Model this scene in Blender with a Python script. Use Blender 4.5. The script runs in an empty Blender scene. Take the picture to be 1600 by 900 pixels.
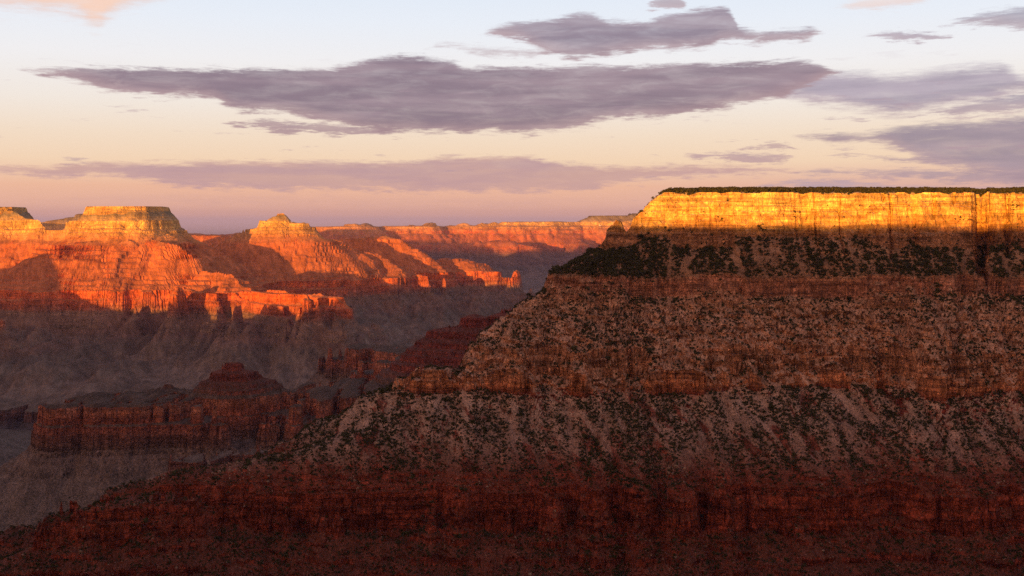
import bpy, math, random, time
import numpy as np
T0 = time.time()
sc = bpy.context.scene
COL = sc.collection
random.seed(7)
RNG = np.random.default_rng(11)

# ------------------------------------------------------------------ camera
F = 1716.0            # focal length in photo pixels (photo is 1600 wide)
HOR = 342.0           # horizon row of the photo
cam_d = bpy.data.cameras.new("camera")
cam = bpy.data.objects.new("camera", cam_d)
COL.objects.link(cam)
cam.location = (0, 0, 0)
cam.rotation_euler = (math.radians(90), 0, 0)
cam_d.sensor_width = 36.0
cam_d.lens = 36.0 * F / 1600.0
sc.cycles.use_denoising = False      # keep the fine grain of the rock
cam_d.shift_y = -(450 - HOR) / 1600.0
cam_d.clip_start = 0.5
cam_d.clip_end = 90000
sc.camera = cam

# ------------------------------------------------------------------ exposure / sun
sc.view_settings.view_transform = 'Standard'
sc.view_settings.look = 'None'
EXPO = 0.75
sc.view_settings.exposure = EXPO
sc.view_settings.gamma = 1.0
SUN_EL = math.radians(2.5)
SUN_HEAD = math.radians(25.0)       # light travels forward and 25 deg to the right
sun_d = bpy.data.lights.new("sun", 'SUN')
sun_d.energy = 5.0
sun_d.angle = math.radians(0.42)
sun_d.color = (1.0, 0.43, 0.07)
sun = bpy.data.objects.new("sun", sun_d)
COL.objects.link(sun)
from mathutils import Vector
sdir = Vector((math.sin(SUN_HEAD) * math.cos(SUN_EL), math.cos(SUN_HEAD) * math.cos(SUN_EL), -math.sin(SUN_EL)))
sun.rotation_euler = sdir.to_track_quat('-Z', 'Y').to_euler()

# ------------------------------------------------------------------ node helper
class NT:
    def __init__(s, tree): s.t = tree; s.n = tree.nodes; s.l = tree.links
    def node(s, kind, **kw):
        n = s.n.new(kind)
        for k, v in kw.items(): setattr(n, k, v)
        return n
    def setin(s, sock, v):
        if isinstance(v, bpy.types.NodeSocket): s.l.new(v, sock)
        elif v is not None:
            if isinstance(v, tuple) and len(v) == 3 and sock.type == 'RGBA': v = (*v, 1)
            sock.default_value = v
    def m(s, op, a, b=None, c=None, clamp=False):
        n = s.node('ShaderNodeMath', operation=op, use_clamp=clamp)
        s.setin(n.inputs[0], a)
        if b is not None: s.setin(n.inputs[1], b)
        if c is not None: s.setin(n.inputs[2], c)
        return n.outputs[0]
    def mix(s, f, a, b, mode='MIX'):
        n = s.node('ShaderNodeMix', data_type='RGBA', blend_type=mode)
        s.setin(n.inputs[0], f); s.setin(n.inputs[6], a); s.setin(n.inputs[7], b)
        return n.outputs[2]
    def sstep(s, v, lo, hi, a=0.0, b=1.0):
        n = s.node('ShaderNodeMapRange', interpolation_type='SMOOTHSTEP')
        s.setin(n.inputs[0], v); s.setin(n.inputs[1], lo); s.setin(n.inputs[2], hi)
        s.setin(n.inputs[3], a); s.setin(n.inputs[4], b)
        return n.outputs[0]
    def scale(s, v, xyz, off=(0, 0, 0)):
        n = s.node('ShaderNodeMapping')
        s.setin(n.inputs[0], v); n.inputs[3].default_value = xyz; n.inputs[1].default_value = off
        return n.outputs[0]
    def noise(s, v, scale=1.0, detail=4.0, rough=0.55, dist=0.0, dim='3D'):
        n = s.node('ShaderNodeTexNoise', noise_dimensions=dim)
        s.setin(n.inputs['Vector'], v)
        n.inputs['Scale'].default_value = scale; n.inputs['Detail'].default_value = detail
        n.inputs['Roughness'].default_value = rough; n.inputs['Distortion'].default_value = dist
        return n.outputs[0]
    def ramp(s, f, stops, interp='LINEAR'):
        n = s.node('ShaderNodeValToRGB'); cr = n.color_ramp; cr.interpolation = interp
        while len(cr.elements) > 1: cr.elements.remove(cr.elements[0])
        cr.elements[0].position = stops[0][0]; cr.elements[0].color = (*stops[0][1], 1)
        for p, c in stops[1:]:
            e = cr.elements.new(p); e.color = (*c, 1)
        s.setin(n.inputs[0], f)
        return n.outputs[0]

def lin(c):
    return tuple(((v / 255) / 12.92 if v / 255 <= .04045 else ((v / 255 + .055) / 1.055) ** 2.4) for v in c)

# ------------------------------------------------------------------ world: evening sky
world = bpy.data.worlds.new("World"); sc.world = world; world.use_nodes = True
world.cycles.sampling_method = 'MANUAL'; world.cycles.sample_map_resolution = 512
W = NT(world.node_tree); W.n.clear()
tc = W.node('ShaderNodeTexCoord').outputs['Generated']
sep = W.node('ShaderNodeSeparateXYZ'); W.l.new(tc, sep.inputs[0])
dx, dy, dz = sep.outputs
hyp = W.m('SQRT', W.m('ADD', W.m('MULTIPLY', dx, dx), W.m('ADD', W.m('MULTIPLY', dy, dy), 1e-8)))
azi = W.m('ARCTAN2', dx, dy)
tel = W.m('DIVIDE', dz, hyp)                 # tangent of the elevation
elv = W.m('ARCTANGENT', tel)
def T(py): return (HOR - py) / F
E = [(-90, (90, 95, 120)), (0, (178, 142, 150))]
sky_stops = [
    (0.0, lin((198, 158, 160))), (T(335) / .5, lin((216, 167, 158))), (T(318) / .5, lin((232, 179, 158))), (T(292) / .5, lin((238, 186, 158))),
    (T(255) / .5, lin((243, 212, 182))), (T(215) / .5, lin((242, 220, 198))), (T(165) / .5, lin((241, 231, 222))), (T(100) / .5, lin((240, 238, 240))),
    (T(40) / .5, lin((232, 237, 246))), (T(0) / .5, lin((226, 234, 246))), (.6, lin((196, 200, 216))), (1.0, lin((142, 142, 160)))]
skyc = W.ramp(W.m('DIVIDE', elv, .5, clamp=True), sky_stops)
# towards the zenith the blue deepens; towards the west (behind) it stays pale gold
skyc = W.mix(W.sstep(elv, .35, 1.1), skyc, lin((112, 112, 136)))
sunaz = W.m('COSINE', W.m('SUBTRACT', azi, math.pi + SUN_HEAD))
west = W.m('MULTIPLY', W.sstep(sunaz, -.45, .9), W.sstep(elv, 1.0, .0))
skyc = W.mix(W.m('MULTIPLY', west, .95), skyc, (1.75, .80, .36))
lil = W.sstep(azi, .05, .40)                 # sky right of view is more lilac near the horizon
lowm = W.sstep(elv, .06, .0)
skyc = W.mix(W.m('MULTIPLY', W.m('MULTIPLY', lil, lowm), .55), skyc, lin((178, 152, 178)))
nish = W.node('ShaderNodeTexSky', sky_type='NISHITA', sun_disc=False)
nish.sun_elevation = SUN_EL; nish.sun_rotation = math.radians(180) + SUN_HEAD
nsk = W.node('ShaderNodeVectorMath', operation='SCALE'); W.l.new(nish.outputs[0], nsk.inputs[0]); nsk.inputs[3].default_value = .01

# clouds: every cloud is a band between an upper and a lower outline (azimuth, elevation)
comb = W.node('ShaderNodeCombineXYZ'); W.l.new(azi, comb.inputs[0]); W.l.new(tel, comb.inputs[1])
cv = comb.outputs[0]
nA = W.noise(W.scale(cv, (22, 110, 1)), 1, 8, .66, .5)
nB = W.noise(W.scale(cv, (5, 30, 1), (3, 7, 0)), 1, 5, .55, .2)
nC = W.noise(W.scale(cv, (40, 190, 1), (9, 1, 0)), 1, 5, .6)
A0, A1 = -.52, .52
azn = W.m('DIVIDE', W.m('SUBTRACT', azi, A0), A1 - A0, clamp=True)
def px2a(px): return math.atan((px - 800) / F)
def curve(pts, sg):
    n = W.node('ShaderNodeFloatCurve'); cm = n.mapping; c = cm.curves[0]
    cm.use_clip = False
    P = []
    for px, py in pts:
        a = px2a(px)
        P.append(((a - A0) / (A1 - A0), (HOR - py) / F * math.cos(a) * 3 + .2))
    P = [(min(P[0][0] - .05, -.01), P[0][1] - sg * .05)] + P + [(max(P[-1][0] + .05, 1.01), P[-1][1] - sg * .05)] if False else ([(P[0][0] - .03, P[0][1] - sg * .05)] if P[0][0] > .03 else []) + P + ([(P[-1][0] + .03, P[-1][1] - sg * .05)] if P[-1][0] < .97 else [])
    while len(c.points) < len(P): c.points.new(0.5, 0.5)
    for p, (x, y) in zip(c.points, P):
        p.location = (x, y); p.handle_type = 'AUTO_CLAMPED'
    cm.update()
    W.l.new(azn, n.inputs[1])
    return W.m('DIVIDE', W.m('SUBTRACT', n.outputs[0], .2), 3)
pert = W.m('ADD', W.m('MULTIPLY', W.m('SUBTRACT', nA, .5), .013), W.m('MULTIPLY', W.m('SUBTRACT', nC, .5), .0060))
nD = W.noise(W.scale(cv, (46, 400, 1), (4, 5, 0)), 1, 6, .72)
fray = W.m('ADD', W.m('MULTIPLY', W.m('SUBTRACT', nD, .5), .015), W.m('MULTIPLY', W.m('SUBTRACT', nC, .5), .010))
nE = W.noise(W.scale(cv, (5, 75, 1), (2, 9, 0)), 1, 6, .58, .3)
cdarkn = W.sstep(nB, .3, .7)
clouds = [
 # (top outline, bottom outline, edge softness, opacity, colour A, colour B)
 ([(20,318),(120,306),(400,303),(700,306),(900,308),(1000,312)], [(20,319),(120,316),(400,324),(700,326),(900,322),(1000,313)], .010, .38, (208,162,158), (222,172,154)),
 ([(1290,243),(1340,240),(1400,245),(1470,244),(1540,250)], [(1290,244),(1350,249),(1420,256),(1480,252),(1540,251)], .005, .8, (150,136,156), (166,148,162)),
 ([(1180,292),(1240,281),(1300,279),(1360,286),(1450,291),(1600,290),(1700,290)], [(1180,293),(1260,297),(1330,300),(1400,304),(1600,306),(1700,306)], .006, .85, (158,148,172), (176,160,178)),
 ([(1230,270),(1290,262),(1350,264),(1420,262),(1500,264),(1600,262),(1700,262)], [(1230,271),(1300,275),(1400,280),(1500,286),(1600,292),(1700,292)], .006, .8, (150,138,160), (170,150,165)),
 ([(-100,252),(0,257),(60,257),(100,253),(250,252),(400,250),(640,250),(690,242),(830,243),(900,254),(1000,258),(1100,256),(1200,262),(1250,268)],
  [(-100,276),(0,274),(70,277),(180,280),(300,295),(430,299),(600,301),(800,302),(900,300),(1000,286),(1100,277),(1200,273),(1250,269)], .0065, .92, (186,150,158), (200,160,156)),
 ([(1070,243),(1110,238),(1180,239),(1235,243)], [(1070,244),(1140,253),(1200,257),(1235,247)], .004, .85, (172,146,160), (180,150,158)),
 ([(1240,213),(1280,205),(1340,206),(1400,196),(1450,189),(1520,186),(1600,178),(1720,174)], [(1240,214),(1300,225),(1390,230),(1420,244),(1470,262),(1550,276),(1600,284),(1720,290)], .008, .92, (146,132,152), (164,146,162)),
 ([(1150,140),(1200,118),(1260,106),(1330,108),(1400,112),(1500,100),(1560,96),(1600,112),(1720,104)], [(1150,141),(1230,160),(1320,172),(1400,184),(1480,172),(1560,160),(1600,150),(1720,150)], .012, .9, (152,140,162), (176,162,180)),
 ([(1420,181),(1500,163),(1560,151),(1610,141),(1720,134)], [(1420,182),(1520,179),(1600,176),(1720,172)], .006, .85, (148,138,160), (160,148,168)),
 ([(350,190),(420,187),(480,192),(560,198),(620,200)], [(350,191),(420,205),(520,211),(600,214),(620,213)], .004, .9, (150,128,144), (160,136,148)),
 ([(1360,224),(1380,222),(1230,228)][:0] or [(1160,233),(1190,224),(1225,222),(1245,229)], [(1160,234),(1200,233),(1230,234),(1245,230)], .003, .75, (170,144,156), (175,150,158)),
 ([(25,107),(65,106),(100,104),(150,103),(300,104),(500,105),(545,98),(590,88),(640,85),(700,93),(735,104),(770,101),(950,101),(1100,96),(1200,93),(1250,92),(1310,112)],
  [(25,108),(65,120),(110,129),(200,149),(330,156),(370,176),(440,180),(520,196),(600,208),(700,210),(850,208),(960,191),(1050,183),(1130,172),(1230,150),(1310,114)], .0060, .97, (134,114,132), (156,134,148)),
 ([(755,50),(800,34),(860,27),(915,19),(960,31),(1000,30),(1060,17),(1120,7),(1142,14),(1155,42),(1200,46),(1260,40),(1285,48)],
  [(755,51),(800,62),(860,86),(905,95),(960,87),(1000,82),(1100,77),(1140,66),(1180,69),(1240,68),(1285,50)], .0065, .93, (136,118,138), (164,146,160)),
 ([(670,75),(690,66),(740,72),(800,74),(850,78)], [(670,76),(700,76),(760,90),(810,92),(850,86)], .008, .7, (160,142,156), (175,158,168)),
 ([(1010,9),(1030,-3),(1060,-6),(1075,4)], [(1010,10),(1035,15),(1060,14),(1075,5)], .004, .8, (156,142,158), (170,155,168)),
 ([(1470,40),(1530,19),(1600,10),(1720,2)], [(1470,41),(1540,42),(1600,47),(1720,48)], .006, .85, (146,140,160), (160,152,170)),
 ([(1350,58),(1400,47),(1440,49),(1485,56)], [(1350,59),(1420,64),(1450,64),(1485,58)], .004, .8, (152,144,166), (160,150,170)),
 ([(-100,-40),(60,-30),(180,-30),(260,-10)], [(-100,12),(0,16),(90,22),(125,30),(150,44),(170,30),(205,14),(260,-2)], .0135, .95, (248,206,184), (246,214,196)),
 ([(1310,10),(1350,-6),(1420,-14),(1450,-2)], [(1310,13),(1340,20),(1400,14),(1450,2)], .008, .6, (246,214,200), (246,220,206)),
]
skyc0 = skyc
cloud_any = None
for top, bot, soft, op, ca, cb in clouds:
    soft = soft * .62 if soft < .013 else soft
    t2 = W.m('ADD', tel, pert)
    cb_ = curve(bot, -1)
    d = W.m('MINIMUM', W.m('SUBTRACT', curve(top, 1), t2), W.m('SUBTRACT', t2, cb_))
    d = W.m('ADD', d, fray)
    if soft > .009: al = W.sstep(W.m('ADD', d, W.m('MULTIPLY', W.m('SUBTRACT', nB, .5), .02)), -soft * .5, soft)
    else: al = W.sstep(d, -soft * .35, soft * 1.5)
    al = W.m('MULTIPLY', al, W.sstep(nA, .1, .62, op * .72, op))
    core = W.mix(W.sstep(W.m('ADD', W.m('MULTIPLY', nB, .45), W.m('MULTIPLY', nE, .55)), .42, .58), tuple(lin(ca)), tuple(lin(cb)))
    warm = W.m('MULTIPLY', W.sstep(W.m('SUBTRACT', t2, cb_), .016, .0), .38)
    core = W.mix(warm, core, lin((206, 166, 164)))
    skyc = W.mix(al, skyc, core)
# small scattered streaks everywhere round the horizon
st = W.m('ADD', W.noise(W.scale(cv, (14, 110, 1), (1, 3, 0)), 1, 8, .68, .0), W.m('MULTIPLY', lil, .035))
stm = W.m('MULTIPLY', W.sstep(st, .60, .70), W.m('MULTIPLY', W.sstep(tel, .0, .03), W.sstep(tel, .17, .06)))
skyc = W.mix(W.m('MULTIPLY', stm, .6), skyc, lin((176, 148, 162)))
# outside the view the cloud cover simply goes on
outm = W.sstep(W.m('ABSOLUTE', azi), .50, .62)
hi = W.sstep(elv, .26, .36)
outm = W.m('MAXIMUM', outm, hi)
gd = W.m('ADD', W.m('ABSOLUTE', dz), .12)
pl = W.node('ShaderNodeCombineXYZ'); W.l.new(W.m('DIVIDE', dx, gd), pl.inputs[0]); W.l.new(W.m('DIVIDE', dy, gd), pl.inputs[1])
oc = W.noise(W.scale(pl.outputs[0], (.5, .9, 1)), 1, 5, .55, .3)
ocm = W.m('MULTIPLY', W.sstep(oc, .50, .62), outm)
skyc = W.mix(W.m('MULTIPLY', ocm, .75), skyc, lin((160, 142, 158)))
# below the horizon
skyc = W.mix(W.sstep(elv, .0, -.03), skyc, lin((90, 70, 72)))
add = W.node('ShaderNodeVectorMath', operation='ADD'); W.l.new(skyc, add.inputs[0]); W.l.new(nsk.outputs[0], add.inputs[1])
bg = W.node('ShaderNodeBackground'); W.l.new(skyc, bg.inputs[0]); bg.inputs[1].default_value = 1.0 / 2 ** EXPO
wo = W.node('ShaderNodeOutputWorld'); W.l.new(bg.outputs[0], wo.inputs[0])
W.l.new(add.outputs[0], bg.inputs[0])

# ------------------------------------------------------------------ noise in numpy
def make_perlin(seed):
    r = np.random.default_rng(seed)
    perm = r.permutation(1024).astype(np.int32); perm = np.concatenate([perm, perm])
    ang = r.random(1024).astype(np.float32) * 2 * np.pi
    return perm, np.cos(ang).astype(np.float32), np.sin(ang).astype(np.float32)
_PT = [make_perlin(s) for s in range(12)]
def perlin(x, y, seed=0):
    perm, gx, gy = _PT[seed % 12]
    x = np.asarray(x, np.float32) + 17.3 * (seed + 1) + 4096; y = np.asarray(y, np.float32) - 9.1 * (seed + 1) + 4096
    xf = np.floor(x); yf = np.floor(y)
    xi = xf.astype(np.int32) & 1023; yi = yf.astype(np.int32) & 1023
    fx = x - xf; fy = y - yf
    u = fx * fx * fx * (fx * (fx * 6 - 15) + 10); v = fy * fy * fy * (fy * (fy * 6 - 15) + 10)
    xi1 = (xi + 1) & 1023; yi1 = (yi + 1) & 1023
    p0 = perm[xi]; p1 = perm[xi1]
    def g(h, ax, ay): return gx[h] * ax + gy[h] * ay
    a = g(perm[p0 + yi] , fx, fy); b = g(perm[p1 + yi], fx - 1, fy)
    c = g(perm[p0 + yi1], fx, fy - 1); d = g(perm[p1 + yi1], fx - 1, fy - 1)
    ab = a + u * (b - a); cd = c + u * (d - c)
    return (ab + v * (cd - ab)) * 1.4
def fbm(x, y, o=3, seed=0, gain=.5):
    s = 0; a = 1; f = 1
    for i in range(o):
        s = s + a * perlin(x * f, y * f, seed + i); a *= gain; f *= 2.03
    return s
def ridge(x, y, seed=0):      # 0 on a smooth gully line, 1 on the spurs between
    return np.abs(perlin(x, y, seed)) * 2.0

# ------------------------------------------------------------------ canyon-wall profiles  q (metres out from the rim) -> z, stratum
def profile(bands, seed, jz=.25):
    """bands: (q0,z0,s0,q1,z1,s1,n ledges,cliff share)"""
    r = np.random.default_rng(seed)
    Q, Z, S = [], [], []
    def put(q, z, s):
        if Q and q <= Q[-1]: q = Q[-1] + .02
        Q.append(q); Z.append(z); S.append(s)
    for q0, z0, s0, q1, z1, s1, n, cf in bands:
        if n == 0:
            put(q0, z0, s0); put(q1, z1, s1); continue
        w = r.random(n) * .9 + .35; w /= w.sum()
        t = 0
        for k in range(n):
            dzk = (z1 - z0) * w[k]; dqk = (q1 - q0) * w[k]
            a = z0 + (z1 - z0) * t; b = q0 + (q1 - q0) * t; sa = s0 + (s1 - s0) * t
            c = cf * (1 + (r.random() - .5) * jz)          # share of the drop taken by the little cliff
            put(b, a, sa)
            put(b + dqk * .12, a + dzk * c, sa + (s1 - s0) * w[k] * c)
            t += w[k]
        put(q1, z1, s1)
    return np.array(Q), np.array(Z), np.array(S)
def chain(rows):
    """rows: (q,z,s,n,cf) : band from the previous row to this one"""
    out = []
    for (q0, z0, s0, _, _), (q1, z1, s1, n, cf) in zip(rows[:-1], rows[1:]):
        out.append((q0, z0, s0, q1, z1, s1, n, cf))
    return out
P_NEAR = profile(chain([(-4000, 78, -1, 0, 0), (-60, 52.5, -.3, 0, 0), (0, 48, 0, 0, 0), (6, 12, .35, 4, .85), (12, -20, .7, 6, .7), (15, -33, 1, 5, .6),
    (91, -104, 2, 7, .25), (98, -136, 2.7, 3, .9), (115, -148, 3, 2, .4), (160, -196, 3.4, 6, .55), (212, -246, 3.75, 7, .5), (221, -284, 4, 2, .95),
    (383, -376, 5, 9, .16), (412, -397, 5.15, 4, .6), (421, -449, 5.4, 4, .9), (486, -488, 5.6, 5, .4), (600, -570, 6, 7, .5),
    (640, -720, 7, 4, .85), (740, -800, 7.9, 6, .5), (1150, -930, 8.5, 4, .2), (2100, -1040, 9, 2, .3), (2115, -1095, 10, 1, .9), (2700, -1350, 11, 4, .3), (9000, -1400, 11, 0, 0)]), 3)
P_NEARB = profile(chain([(-4000, 78, -1, 0, 0), (-60, 52.5, -.3, 0, 0), (0, 48, 0, 0, 0), (9, 22, .28, 5, .8), (13, -16, .6, 3, .85), (20, -54, 1, 5, .8),
    (91, -97, 2, 9, .4), (100, -121, 2.6, 4, .8), (115, -150, 3, 3, .3), (150, -178, 3.3, 4, .7), (186, -210, 3.6, 5, .35), (200, -258, 3.85, 3, .9), (216, -272, 4, 3, .5),
    (383, -372, 5, 11, .25), (404, -384, 5.1, 3, .4), (415, -414, 5.25, 3, .85), (426, -438, 5.4, 5, .75), (486, -488, 5.6, 3, .5), (600, -570, 6, 5, .6),
    (640, -720, 7, 4, .85), (740, -800, 7.9, 6, .5), (1150, -930, 8.5, 4, .2), (2100, -1040, 9, 2, .3), (2115, -1095, 10, 1, .9), (2700, -1350, 11, 4, .3), (9000, -1400, 11, 0, 0)]), 33)
P_FAR = profile(chain([(-4000, 112, -1, 0, 0), (0, 99, 0, 0, 0), (28, 30, 1, 5, .8), (84, -18, 2.95, 3, .3), (150, -110, 3.6, 3, .75), (190, -160, 4, 2, .8),
    (300, -215, 5, 4, .25), (820, -516, 6, 13, .6), (872, -664, 7, 3, .9), (1080, -760, 7.9, 5, .45), (1560, -900, 8.5, 3, .1), (2050, -965, 9, 2, .2),
    (2068, -1020, 10, 1, .9), (2700, -1300, 11, 4, .3), (20000, -1400, 11, 0, 0)]), 8)
P_FARB = profile(chain([(-4000, 112, -1, 0, 0), (0, 99, 0, 0, 0), (14, 62, .5, 2, .9), (40, 36, 1, 3, .6), (84, -12, 2.95, 2, .3), (140, -118, 3.7, 2, .85), (190, -168, 4, 3, .5),
    (300, -205, 5, 2, .25), (470, -300, 5.3, 3, .75), (640, -420, 5.7, 6, .4), (800, -505, 6, 3, .7), (872, -655, 7, 2, .85), (1080, -775, 7.9, 3, .6), (1560, -905, 8.5, 2, .1), (2050, -965, 9, 2, .2),
    (2068, -1020, 10, 1, .9), (2700, -1300, 11, 4, .3), (20000, -1400, 11, 0, 0)]), 18)
P_MID = profile(chain([(-3000, -290, 5, 0, 0), (0, -300, 5, 0, 0), (300, -560, 6, 9, .62), (312, -565, 6, 0, 0), (338, -695, 7, 3, .9), (430, -760, 7.9, 4, .4), (900, -985, 8.5, 3, .1),
    (1500, -1040, 9, 2, .2), (1515, -1090, 10, 1, .9), (2200, -1350, 11, 4, .3), (20000, -1400, 11, 0, 0)]), 5)
P_VFAR = profile(chain([(-6000, 150, -1, 0, 0), (0, 126, 0, 0, 0), (120, 20, 1, 2, .8), (320, -70, 3, 2, .3), (520, -230, 4, 2, .8), (1300, -560, 6, 5, .5), (1380, -720, 7, 1, .9),
    (2600, -980, 8.5, 3, .2), (6000, -1250, 9, 3, .3), (30000, -1400, 11, 0, 0)]), 6)
P_SOUTH = profile(chain([(-6000, 97, -1, 0, 0), (0, 87, -.2, 0, 0), (70, 30, .3, 4, .5), (96, -1.8, .5, 0, 0), (101.5, -1.9, .55, 0, 0), (110, -46, 1, 3, .8), (190, -103, 2, 4, .3), (200, -135, 3, 2, .8),
    (330, -284, 4, 5, .6), (480, -376, 5, 4, .3), (650, -560, 6, 6, .6), (690, -720, 7, 2, .9), (1200, -930, 8.5, 3, .3), (2100, -1040, 9, 2, .3), (2115, -1095, 10, 1, .9), (2700, -1350, 11, 3, .3), (20000, -1400, 11, 0, 0)]), 2)
def q_of_z(P, z): return max(0.0, float(np.interp(-z, -P[1], P[0])))

# ------------------------------------------------------------------ landforms (crest lines given as photo column, row, distance)
def nodeP(P, px, py, Y, dip=0, r=0):
    X = (px - 800) / F * Y; z = (HOR - py) / F * Y - dip
    return (X, Y, q_of_z(P, z), r)
YR = 1985.0
def front(py, off=25, px=None):
    """point on the frontal face of the near wall at photo row py"""
    q = np.linspace(0, 700, 6000); z = np.interp(q, P_NEAR[0], P_NEAR[1])
    rows = HOR - z * F / (YR - q)
    i = int(np.argmax(rows >= py)); Y = YR - q[i] + off
    return ((px - 800) / F * Y, Y, float(q[i]) + off * .0)
near_crest = []
for px, py in [(944, 388), (905, 408), (868, 430), (860, 462), (842, 472), (818, 482),
               (796, 518), (762, 545), (735, 566), (700, 588), (655, 604), (640, 612), (622, 640), (592, 658), (560, 680), (500, 702), (430, 722), (330, 742), (250, 756),
               (195, 768), (150, 783), (42, 838), (0, 850), (-90, 885), (-250, 950), (-500, 1100)]:
    near_crest.append(front(py, 25, px))
south_edge = [(9000, 2600), (5200, 2900), (3800, 2300), (3000, 2500), (2100, 2150), (1500, 1990), (1250, 1978), (1060, 2010), (940, 1990), (900, 2004), (700, 1984), (560, 1988), (420, 1980), (300, 1998), (230, 2003), (176, 2010), (174, 2050),
              (330, 2120), (620, 2420), (900, 2700), (1800, 3300), (4000, 4200), (9000, 5200)]
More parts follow.
